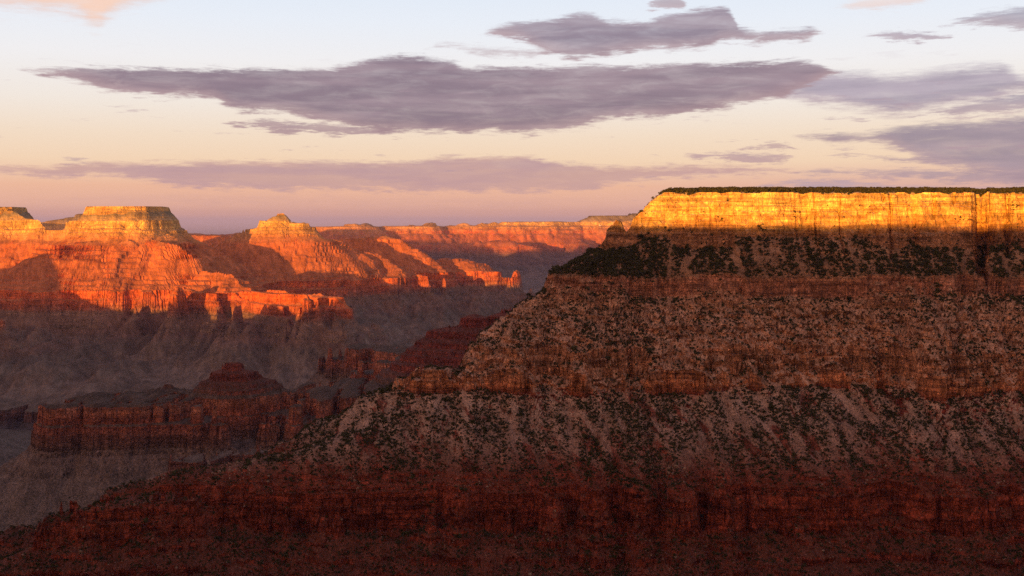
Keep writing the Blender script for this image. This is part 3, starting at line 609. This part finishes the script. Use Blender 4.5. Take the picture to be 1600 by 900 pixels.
    h1 = N.noise(N.scale(pos, (1 / (fine * 3.2), 1 / (fine * 3.2), 1 / (fine * 1.6))), 1, detail, .68)
    h = N.m('ADD', N.m('MULTIPLY', h1, 1.0), N.m('ADD', N.m('MULTIPLY', v1, .5), N.m('ADD', N.m('MULTIPLY', b1, .5), N.m('MULTIPLY', N.sstep(ea, 0, .15), .6))))
    bp = N.node('ShaderNodeBump'); N.l.new(N.m('MULTIPLY', N.m('SUBTRACT', 1.0, N.m('MULTIPLY', flat, .45 if fine < 3 else .6)), bump), bp.inputs['Strength']); bp.inputs['Distance'].default_value = fine * 2.2
    N.l.new(h, bp.inputs['Height']); N.l.new(bp.outputs[0], bs.inputs['Normal'])
    out = N.node('ShaderNodeOutputMaterial'); N.l.new(bs.outputs[0], out.inputs[0])
    return mt
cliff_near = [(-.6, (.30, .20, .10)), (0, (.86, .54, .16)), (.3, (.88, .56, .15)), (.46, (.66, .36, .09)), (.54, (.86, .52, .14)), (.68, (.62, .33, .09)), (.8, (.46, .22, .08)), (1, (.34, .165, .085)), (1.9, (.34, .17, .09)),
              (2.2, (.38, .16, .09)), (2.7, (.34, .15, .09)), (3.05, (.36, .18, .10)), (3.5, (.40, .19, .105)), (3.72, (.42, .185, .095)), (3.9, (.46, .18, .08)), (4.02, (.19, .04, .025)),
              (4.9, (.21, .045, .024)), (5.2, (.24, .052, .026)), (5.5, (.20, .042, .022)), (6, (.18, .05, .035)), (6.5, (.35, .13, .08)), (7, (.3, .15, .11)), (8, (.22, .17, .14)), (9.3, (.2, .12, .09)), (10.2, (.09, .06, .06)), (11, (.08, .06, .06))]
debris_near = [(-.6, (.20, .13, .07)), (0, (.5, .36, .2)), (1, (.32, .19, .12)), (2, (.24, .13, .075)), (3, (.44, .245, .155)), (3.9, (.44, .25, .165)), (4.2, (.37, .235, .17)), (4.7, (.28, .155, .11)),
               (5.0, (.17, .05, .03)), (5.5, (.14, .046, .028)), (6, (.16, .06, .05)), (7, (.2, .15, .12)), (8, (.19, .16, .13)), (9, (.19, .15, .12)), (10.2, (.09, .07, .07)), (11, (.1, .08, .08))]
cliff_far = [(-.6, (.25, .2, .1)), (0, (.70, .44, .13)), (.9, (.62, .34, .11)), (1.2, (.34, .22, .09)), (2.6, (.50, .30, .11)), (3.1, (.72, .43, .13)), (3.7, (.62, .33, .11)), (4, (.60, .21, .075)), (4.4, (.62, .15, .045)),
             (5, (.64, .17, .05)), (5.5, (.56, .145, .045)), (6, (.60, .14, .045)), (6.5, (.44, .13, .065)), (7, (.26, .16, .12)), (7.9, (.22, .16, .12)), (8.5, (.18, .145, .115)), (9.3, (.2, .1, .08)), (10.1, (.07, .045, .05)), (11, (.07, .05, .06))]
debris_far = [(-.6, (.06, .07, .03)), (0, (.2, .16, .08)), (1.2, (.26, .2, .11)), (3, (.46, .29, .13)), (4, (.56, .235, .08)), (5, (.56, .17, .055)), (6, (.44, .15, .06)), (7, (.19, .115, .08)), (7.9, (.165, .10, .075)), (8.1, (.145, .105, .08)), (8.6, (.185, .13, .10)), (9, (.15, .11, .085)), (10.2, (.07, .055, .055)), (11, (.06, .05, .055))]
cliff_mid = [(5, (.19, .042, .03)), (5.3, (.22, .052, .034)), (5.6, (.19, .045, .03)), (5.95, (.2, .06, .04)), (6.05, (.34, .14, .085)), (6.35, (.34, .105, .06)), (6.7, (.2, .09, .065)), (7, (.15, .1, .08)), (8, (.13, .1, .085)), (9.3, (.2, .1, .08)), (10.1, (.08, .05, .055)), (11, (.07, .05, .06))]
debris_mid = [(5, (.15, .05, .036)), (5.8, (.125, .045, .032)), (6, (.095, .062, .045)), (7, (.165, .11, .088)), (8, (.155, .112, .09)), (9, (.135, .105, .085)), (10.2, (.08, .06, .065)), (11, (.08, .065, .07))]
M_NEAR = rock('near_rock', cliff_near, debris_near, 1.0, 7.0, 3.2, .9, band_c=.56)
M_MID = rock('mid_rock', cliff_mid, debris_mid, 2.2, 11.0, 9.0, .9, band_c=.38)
M_FAR = rock('far_rock', cliff_far, debris_far, 4.5, 22.0, 26.0, .8, band_c=.30)
M_VFAR = rock('distant_rock', cliff_far, debris_far, 11.0, 60.0, 80.0, .7, band_c=.25)
mats = dict(canyon_wall=M_NEAR, canyon_ridge=M_MID, mesa=M_FAR, butte=M_FAR, canyon_rim=M_VFAR, south_rim=M_NEAR, shade_spur=M_MID, shade_rim=M_FAR)
labels = dict(canyon_wall='near canyon wall with a sunlit golden cliff above shaded red and tan ledges', canyon_ridge='dark red terraced ridge with a small pyramid on a flat cliff bench',
              mesa='flat topped orange sunlit mesa with stepped red spurs at the left', butte='sunlit temple butte with a small pointed summit right of the mesa',
              canyon_rim='distant hazy canyon rim glowing pink along the horizon', south_rim='near rim plateau the view is taken from', shade_spur='unseen rock spur added left of the view to shade the mesa', shade_rim='unseen high rim and peak added left of the view to cast shade')
terrain = {}
for gi, nm in enumerate(SPEC_LIST + ['canyon_floor']):
    sel = fg == (gi if nm != 'canyon_floor' else -1)
    if not sel.any(): continue
    f = quads[sel]
    used, inv = np.unique(f.ravel(), return_inverse=True)
    me = mesh_np(nm, co[used], inv.reshape(-1, 4), {'strat': strat[used]}, smooth=(nm in ('canyon_rim',)))
    o = link(nm, me, mats.get(nm, M_MID), kind='structure', label=labels.get(nm, 'shadowed canyon floor far below the cliffs'), category='terrain' if nm == 'canyon_floor' else 'rock formation')
    terrain[nm] = o
    print(nm, len(f))
print("terrain", round(time.time() - T0, 1))

# ------------------------------------------------------------------ haze
hz_m = bpy.data.materials.new('haze'); hz_m.use_nodes = True
H = NT(hz_m.node_tree); H.n.clear()
pv = H.node('ShaderNodeVolumePrincipled'); pv.inputs['Color'].default_value = (.62, .49, .78, 1)
pv.inputs['Density'].default_value = .85e-5; pv.inputs['Anisotropy'].default_value = .3
ho = H.node('ShaderNodeOutputMaterial'); H.l.new(pv.outputs[0], ho.inputs['Volume'])
bx0, bx1, by0, by1, bz0, bz1 = -36000, 36000, -36000, 36000, -1440, 260
hv = np.array([(x, y, z) for x in (bx0, bx1) for y in (by0, by1) for z in (bz0, bz1)], float)
hf = np.array([(0, 1, 3, 2), (4, 6, 7, 5), (0, 4, 5, 1), (2, 3, 7, 6), (0, 2, 6, 4), (1, 5, 7, 3)])
link('haze', mesh_np('haze', hv, hf), hz_m, kind='stuff')

# ------------------------------------------------------------------ junipers and pinyons on the near wall
def leaf_mat(name, c0, c1):
    mt = bpy.data.materials.new(name); mt.use_nodes = True
    N = NT(mt.node_tree); N.n.clear()
    oi = N.node('ShaderNodeObjectInfo').outputs['Random']
    geo = N.node('ShaderNodeNewGeometry')
    nn = N.noise(N.scale(geo.outputs['Position'], (.9, .9, .9)), 1, 2)
    f = N.m('ADD', N.m('MULTIPLY', oi, .5), N.m('MULTIPLY', nn, .5))
    bs = N.node('ShaderNodeBsdfPrincipled'); N.l.new(N.mix(f, c0, c1), bs.inputs['Base Color'])
    bs.inputs['Roughness'].default_value = .9; bs.inputs['Specular IOR Level'].default_value = .05
    o = N.node('ShaderNodeOutputMaterial'); N.l.new(bs.outputs[0], o.inputs[0])
    return mt
M_LEAF = leaf_mat('juniper_foliage', (.030, .032, .015), (.085, .080, .034))
M_BARK = leaf_mat('juniper_bark', (.08, .055, .04), (.12, .09, .07))
def bush_mesh(seed, n=62):
    """unit-high juniper: leaf tufts spread through an uneven crown"""
    r = np.random.default_rng(seed); vs = []; fs = []
    lobes = [(r.normal(0, .17), r.normal(0, .17), .30 + r.random() * .42, .20 + r.random() * .15) for _ in range(6)] + [(0, 0, .36, .30)]
    for k in range(n):
        lx, ly, lz, lr = lobes[k % len(lobes)]
        d = r.normal(size=3); d /= np.linalg.norm(d); rad = lr * (.55 + .5 * r.random())
        c = np.array([lx, ly, lz]) + d * rad * np.array([1, 1, .9]); c[2] = max(c[2], .05)
        t = r.normal(size=3); t -= t.dot(d) * d * .6; t /= np.linalg.norm(t); b = np.cross(d, t); s = .09 + .09 * r.random()
        i = len(vs)
        vs += [c - t * s, c + b * s * .9, c + t * s, c - b * s * .8 + d * s * .5]
        fs.append((i, i + 1, i + 2, i + 3))
    return mesh_np('juniper_crown', np.array(vs), np.array(fs))
bush_meshes = [bush_mesh(100 + k) for k in range(5)]
for m_ in bush_meshes: m_.materials.append(M_LEAF)

def rock_mesh(seed):
    r = np.random.default_rng(seed)
    v = np.array([(x, y, z) for x in (-1, 1) for y in (-1, 1) for z in (-1, 1)], float) * .5
    v = v * (1 + r.normal(0, .17, v.shape)); v[4:] *= (.8 + .4 * r.random()); v *= np.array([1, .8, .75])
    f = np.array([(0, 1, 3, 2), (4, 6, 7, 5), (0, 4, 5, 1), (2, 3, 7, 6), (0, 2, 6, 4), (1, 5, 7, 3)])
    # cut corners for a broken look
    vs = []; tri = []
    for q in f:
        c = v[q].mean(0) * 1.18
        i = len(vs); vs += [v[q[0]], v[q[1]], v[q[2]], v[q[3]], c]
        tri += [(i, i + 1, i + 4), (i + 1, i + 2, i + 4), (i + 2, i + 3, i + 4), (i + 3, i, i + 4)]
    return mesh_np('boulder', np.array(vs), np.array(tri))
M_BOULD = leaf_mat('pale_boulder', (.17, .105, .075), (.36, .25, .18))
rock_meshes = [rock_mesh(40 + k) for k in range(5)]
for m_ in rock_meshes: m_.materials.append(M_BOULD)

# surface samples from the near band of the sheet
sl = slice(26, 26 + 540)
Xn, Yn, Zn, Sn, Gn = X[:NIN, sl], Y[:NIN, sl], Z[:NIN, sl], S[:NIN, sl], G[:NIN, sl]
P3 = np.stack([Xn, Yn, Zn], -1)
k_ = 1
ti = P3[2:, 1:-1] - P3[:-2, 1:-1]; tj = P3[1:-1, 2:] - P3[1:-1, :-2]
nrm = np.cross(ti, tj); ar = np.linalg.norm(nrm, axis=-1) + 1e-9; nzv = np.abs(nrm[..., 2]) / ar; ar = ar / 4
Pc = P3[1:-1, 1:-1]; Sc = Sn[1:-1, 1:-1]; Gc = Gn[1:-1, 1:-1] == SPEC_LIST.index('canyon_wall')
# horizontal ground area is robust against cliffs
hx = np.hypot(ti[..., 0], ti[..., 1]) * np.hypot(tj[..., 0], tj[..., 1]) / 4
ok = Gc & (Pc[..., 1] < 2350) & (Pc[..., 1] > 1300)
patch = fbm(Pc[..., 0] / 60, Pc[..., 1] / 110, 3, 2)
patch2 = fbm(Pc[..., 0] / 18, Pc[..., 1] / 60, 2, 7)
dens = np.interp(Sc, [-.34, -.335, 0, .01, .95, 1.02, 1.2, 1.95, 2.05, 2.65, 2.72, 3.0, 3.1, 3.7, 3.8, 3.97, 4.0, 4.1, 4.9, 5.05, 5.4, 6, 6.1],
                 [0, 1 / 30, 1 / 20, 1 / 260, 1 / 160, 1 / 11, 1 / 6.5, 1 / 7.5, 1 / 40, 1 / 40, 1 / 7, 1 / 9, 1 / 15, 1 / 15, 1 / 50, 1 / 120, 1 / 8, 1 / 9, 1 / 12, 1 / 20, 1 / 18, 1 / 16, 0])
pat = np.clip(.8 + .45 * patch + 1.3 * patch2, .0, 1.7)
pat = np.where(Sc < .0, 1.0, pat)
w = dens * pat * hx * ok * np.clip((nzv - .22) / .25, 0, 1)
w = w + (Sc > .12) * (Sc < .85) * ok * ar * np.clip(fbm(Pc[..., 0] / 34, Pc[..., 2] / 22, 3, 4) - .5, 0, 1) / 5.
pxc = 800 + F * Pc[..., 0] / Pc[..., 1]; pyc = HOR - F * Pc[..., 2] / Pc[..., 1]
for x0_, y0_, x1_, y1_, wd_ in [(1528, 350, 1506, 410, 5), (1506, 410, 1512, 480, 4.5), (1480, 385, 1506, 425, 3), (1385, 390, 1405, 440, 3), (905, 640, 985, 745, 7), (1300, 605, 1350, 660, 9), (1150, 625, 1230, 700, 5), (1580, 625, 1600, 690, 6), (780, 640, 850, 730, 5), (1020, 640, 1030, 700, 4), (1440, 690, 1480, 640, 5)]:
    t_ = np.clip((pyc - y0_) / (y1_ - y0_), 0, 1) if y1_ != y0_ else 0
    inb = (pyc > min(y0_, y1_)) & (pyc < max(y0_, y1_)) & (np.abs(pxc - (x0_ + (x1_ - x0_) * t_) + 3 * patch2) < wd_)
    w = w * ~inb
w = np.minimum(w, np.where(Sc < 2.1, 4.0, 1.6))
w = w * ~((800 + F * Pc[..., 0] / Pc[..., 1] < 990) & (Sc < 1))
w[hx > 400] = 0
def pick(w, n):
    cw = np.cumsum(w.ravel()); idx = np.searchsorted(cw, RNG.random(n) * cw[-1]); idx = np.minimum(idx, w.size - 1)
    return idx
n_bush = int(w.sum()); print('bushes', n_bush)
n_bush = min(n_bush, 90000)
idx = pick(w, n_bush)
def pts_of(idx):
    p = Pc.reshape(-1, 3)[idx]; a = ti.reshape(-1, 3)[idx] * ((RNG.random(len(idx)) - .5)[:, None] * .5); b = tj.reshape(-1, 3)[idx] * ((RNG.random(len(idx)) - .5)[:, None] * .5)
    return p + a + b
bp_ = pts_of(idx); bs_ = Sc.ravel()[idx]
size = np.interp(bs_, [-.3, 0, .2, 1, 2, 3, 4, 5, 6], [4.2, 3.6, 2.0, 3.3, 3.1, 2.3, 2.5, 2.1, 2.1]) * np.exp(RNG.normal(0, .38, n_bush))
hz_ = height(bp_[:, 0].astype(np.float32).reshape(1, -1), bp_[:, 1].astype(np.float32).reshape(1, -1), ['canyon_wall'])[0][0]
lowm = bs_ < .12
bp_[:, 2] = np.where(lowm, np.minimum(bp_[:, 2], hz_), bp_[:, 2]); bp_[:, 2] -= size * .06
size = np.where(lowm, np.clip(size ** 1.25 * .85, 1.8, 8.4), size)
app = size / np.hypot(bp_[:, 0], bp_[:, 1])
pxs = 800 + F * bp_[:, 0] / bp_[:, 1]; pys = HOR - F * bp_[:, 2] / bp_[:, 1]
vis = (pxs > 5) & (pxs < 1595) & (pys < 895)
# shown largest: 300 of them
order = np.argsort(-(app * vis * np.where(bs_ < 0, 1.0, 1.0)))[:290]
ind = np.zeros(n_bush, bool); ind[order] = True

def inst_stuff(name, label, cat, pts, scl, protos, props):
    me = bpy.data.meshes.new(name); me.vertices.add(len(pts)); me.vertices.foreach_set('co', np.ascontiguousarray(pts, np.float32).ravel())
    for nm_, val in (('size', scl), ('turn', RNG.random(len(pts)) * 6.283), ('wide', .85 + RNG.random(len(pts)) * .5)):
        a = me.attributes.new(nm_, 'FLOAT', 'POINT'); a.data.foreach_set('value', np.ascontiguousarray(val, np.float32))
    me.update()
    o = link(name, me, None, **props)
    g = bpy.data.node_groups.new(name, 'GeometryNodeTree')
    g.interface.new_socket('Geometry', in_out='INPUT', socket_type='NodeSocketGeometry'); g.interface.new_socket('Geometry', in_out='OUTPUT', socket_type='NodeSocketGeometry')
    gi = g.nodes.new('NodeGroupInput'); go = g.nodes.new('NodeGroupOutput'); ip = g.nodes.new('GeometryNodeInstanceOnPoints')
    jn = g.nodes.new('GeometryNodeJoinGeometry')
    for p in protos:
        oi = g.nodes.new('GeometryNodeObjectInfo'); oi.inputs['Object'].default_value = p; oi.inputs['As Instance'].default_value = True
        g.links.new(oi.outputs['Geometry'], jn.inputs[0])
    g.links.new(gi.outputs[0], ip.inputs['Points']); g.links.new(jn.outputs[0], ip.inputs['Instance']); ip.inputs['Pick Instance'].default_value = True
    rv = g.nodes.new('FunctionNodeRandomValue'); rv.data_type = 'INT'
    [s for s in rv.inputs if s.type == 'INT' and s.name == 'Max'][0].default_value = len(protos) - 1
    g.links.new([s for s in rv.outputs if s.type == 'INT'][0], ip.inputs['Instance Index'])
    def na(n_):
        a = g.nodes.new('GeometryNodeInputNamedAttribute'); a.data_type = 'FLOAT'; a.inputs['Name'].default_value = n_; return a.outputs['Attribute']
    cr = g.nodes.new('ShaderNodeCombineXYZ'); g.links.new(na('turn'), cr.inputs[2]); g.links.new(cr.outputs[0], ip.inputs['Rotation'])
    mm = g.nodes.new('ShaderNodeMath'); mm.operation = 'MULTIPLY'; g.links.new(na('size'), mm.inputs[0]); g.links.new(na('wide'), mm.inputs[1])
    cs = g.nodes.new('ShaderNodeCombineXYZ'); g.links.new(mm.outputs[0], cs.inputs[0]); g.links.new(mm.outputs[0], cs.inputs[1]); g.links.new(na('size'), cs.inputs[2])
    g.links.new(cs.outputs[0], ip.inputs['Scale']); g.links.new(ip.outputs[0], go.inputs[0])
    md = o.modifiers.new('scatter', 'NODES'); md.node_group = g
    return o

def plc(o):
    p_ = 800 + F * o.location.x / o.location.y
    return 'left end' if p_ < 1080 else 'left third' if p_ < 1210 else 'centre' if p_ < 1340 else 'right third' if p_ < 1480 else 'dark notch' if p_ < 1560 else 'right end'
def plf(o):
    p_ = 800 + F * o.location.x / o.location.y
    return 'far left' if p_ < 400 else 'left' if p_ < 720 else 'centre' if p_ < 1000 else 'right' if p_ < 1300 else 'far right'
protos = []
for c, i in enumerate(order):
    o = bpy.data.objects.new('juniper_bush', bush_meshes[c % 5]); COL.objects.link(o)
    wv = size[i] * (.85 + .5 * RNG.random()); o.location = bp_[i]; o.rotation_euler = (0, 0, RNG.random() * 6.28); o.scale = (wv, wv, size[i])
    s_ = bs_[i]
    if s_ < 0:
        o['group'] = 'junipers along the golden cliff top'; px_ = 800 + F * o.location.x / o.location.y
        siz = 'tall' if size[i] > 9 else 'rounded' if size[i] > 7.6 else 'low'
        where = ('at the left tip of' if px_ < 1110 else 'left of the middle of' if px_ < 1240 else 'over the middle of' if px_ < 1370 else 'right of the middle of' if px_ < 1500 else 'beside the dark notch in' if px_ < 1560 else 'at the right end of')
        o['label'] = '%s juniper tree on the rim %s the golden cliff' % (siz, where)
    elif s_ < 3.95 and s_ < 2.1: o['label'] = '%s dark juniper on the slope under the %s of the golden cliff' % ('large' if size[i] > 7 else 'middling' if size[i] > 5.8 else 'small', plc(o)); o['group'] = 'junipers on the slope under the golden cliff'
    elif s_ < 3.95: o['label'] = 'dark juniper among tan ledges above the lower cliff, %s of photo' % plf(o); o['group'] = 'junipers on the upper ledges of the near wall'
    elif s_ < 5.0: o['label'] = '%s juniper bush on the grey talus beneath the lower cliff, %s of photo' % ('large' if size[i] > 5 else 'small', plf(o)); o['group'] = 'junipers on the grey talus slope'
    else: o['label'] = '%s juniper bush on the dark red ledges low down, %s of photo' % ('large' if size[i] > 4.5 else 'small', plf(o)); o['group'] = 'junipers on the dark red ledges'
    o['category'] = 'bush'
    if c < 5: protos.append(o)
inst_stuff('juniper_scrub', '', '', bp_[~ind], size[~ind], protos, dict(kind='stuff', label='dense dark scrub of junipers covering the ledges and rim of the near wall', category='scrub'))

# ------------------------------------------------------------------ boulders and rubble
dens = np.interp(Sc, [1, 1.1, 2, 2.7, 3.1, 3.7, 3.9, 4.0, 4.1, 4.95, 5.15, 5.4, 6, 6.1], [0, 1 / 150, 1 / 130, 1 / 120, 1 / 50, 1 / 50, 0, 1 / 60, 1 / 28, 1 / 24, 1 / 90, 1 / 140, 1 / 160, 0])
w = dens * np.clip(.3 - 1.6 * patch + 1.6 * fbm(Pc[..., 0] / 30, Pc[..., 1] / 90, 3, 5), 0, 2.5) * hx * ok * np.clip((nzv - .2) / .25, 0, 1); w[hx > 400] = 0
n_b = min(int(w.sum()), 16000); print('rocks', n_b)
idx = pick(w, n_b); rp = pts_of(idx); rs_ = Sc.ravel()[idx]
rsz = .75 * np.exp(np.abs(RNG.normal(0, .5, n_b))); rsz = np.minimum(rsz, 6.5)
app = rsz / np.hypot(rp[:, 0], rp[:, 1]); pxs = 800 + F * rp[:, 0] / rp[:, 1]; pys = HOR - F * rp[:, 2] / rp[:, 1]
vis = (pxs > 5) & (pxs < 1595) & (pys < 895)
order = np.argsort(-(app * vis))[:150]; ind = np.zeros(n_b, bool); ind[order] = True
protos = []
for c, i in enumerate(order):
    o = bpy.data.objects.new('boulder', rock_meshes[c % 5]); COL.objects.link(o)
    wv = rsz[i] * (.9 + .5 * RNG.random()); o.location = rp[i]; o.rotation_euler = (0, 0, RNG.random() * 6.28); o.scale = (wv, wv, rsz[i])
    s_ = rs_[i]
    if s_ < 3.95: o['label'] = 'pale boulder among broken tan ledges above the lower cliff, %s of photo' % plf(o); o['group'] = 'boulders on the tan ledges'
    elif s_ < 5.0: o['label'] = '%s pale boulder on the grey talus beneath the lower cliff, %s of photo' % ('large' if rsz[i] > 3 else 'small', plf(o)); o['group'] = 'boulders on the grey talus slope'
    else: o['label'] = '%s pale boulder on the dark red ledges low down, %s of photo' % ('large' if rsz[i] > 3 else 'small', plf(o)); o['group'] = 'boulders on the dark red ledges'
    o['category'] = 'boulder'
    if c < 5: protos.append(o)
inst_stuff('rubble', '', '', rp[~ind], rsz[~ind], protos, dict(kind='stuff', label='loose pale rubble strewn over the slopes of the near wall', category='rubble'))

# ------------------------------------------------------------------ stone watchtower on the distant rim
def lathe(name, prof, n=14, mat=None):
    vs = [(r * math.cos(2 * math.pi * k / n), r * math.sin(2 * math.pi * k / n), z) for r, z in prof for k in range(n)]
    fs = [(a * n + k, a * n + (k + 1) % n, (a + 1) * n + (k + 1) % n, (a + 1) * n + k) for a in range(len(prof) - 1) for k in range(n)]
    me = mesh_np(name, np.array(vs, float), np.array(fs)); me.materials.append(mat); return me
def plain(name, c, rough=.8):
    mt = bpy.data.materials.new(name); mt.use_nodes = True; N = NT(mt.node_tree)
    b = [n for n in N.n if n.type == 'BSDF_PRINCIPLED'][0]
    geo = N.node('ShaderNodeNewGeometry'); nn = N.noise(N.scale(geo.outputs['Position'], (.7, .7, 1.4)), 1, 4)
    N.l.new(N.mix(nn, tuple(v * .85 for v in c), c), b.inputs['Base Color']); b.inputs['Roughness'].default_value = rough
    return mt
M_TOWER = plain('pale_stone', (.82, .78, .70)); M_DARK = plain('dark_window', (.05, .05, .06), .3)
TY = 24400.; TX = (937 - 800) / F * TY
_, _, _ = 0, 0, 0
tz = float(height(np.array([[TX]], np.float32), np.array([[TY]], np.float32), ['canyon_rim'])[0][0, 0])
tw = bpy.data.objects.new('watchtower', None); COL.objects.link(tw); tw.location = (TX, TY, tz - 2)
tw['label'] = 'tiny pale stone watchtower catching the sun on the distant rim'; tw['category'] = 'tower'
for nm_, pr in (('tower_wall', [(0.1, 0), (9, 0), (8.4, 8), (7.6, 20), (7.2, 27), (.1, 27)]), ('parapet', [(.1, 27.1), (8.0, 27.1), (8.2, 31), (7.4, 31), (7.2, 29), (.1, 29)]), ('hall', [(.1, 0), (15, 0), (15, 6.5), (14, 8), (.1, 9.5)])):
    p = bpy.data.objects.new(nm_, lathe(nm_, pr, 14, M_TOWER)); COL.objects.link(p); p.parent = tw
    if nm_ == 'hall': p.location = (17, 3, 0)
for a in (-2.2, -1.5, -.8):
    for z_ in (12, 21):
        vs = np.array([(-.7, -.3, 0), (.7, -.3, 0), (.7, .3, 0), (-.7, .3, 0), (-.7, -.3, 2.2), (.7, -.3, 2.2), (.7, .3, 2.2), (-.7, .3, 2.2)])
        me = mesh_np('window', vs, np.array([(0, 3, 2, 1), (4, 5, 6, 7), (0, 1, 5, 4), (1, 2, 6, 5), (2, 3, 7, 6), (3, 0, 4, 7)])); me.materials.append(M_DARK)
        p = bpy.data.objects.new('window', me); COL.objects.link(p); p.parent = tw; rr_ = 8.1 if z_ < 15 else 7.6
        p.location = (rr_ * math.cos(a), rr_ * math.sin(a), z_); p.rotation_euler = (0, 0, a + math.pi / 2)
print("done", round(time.time() - T0, 1))
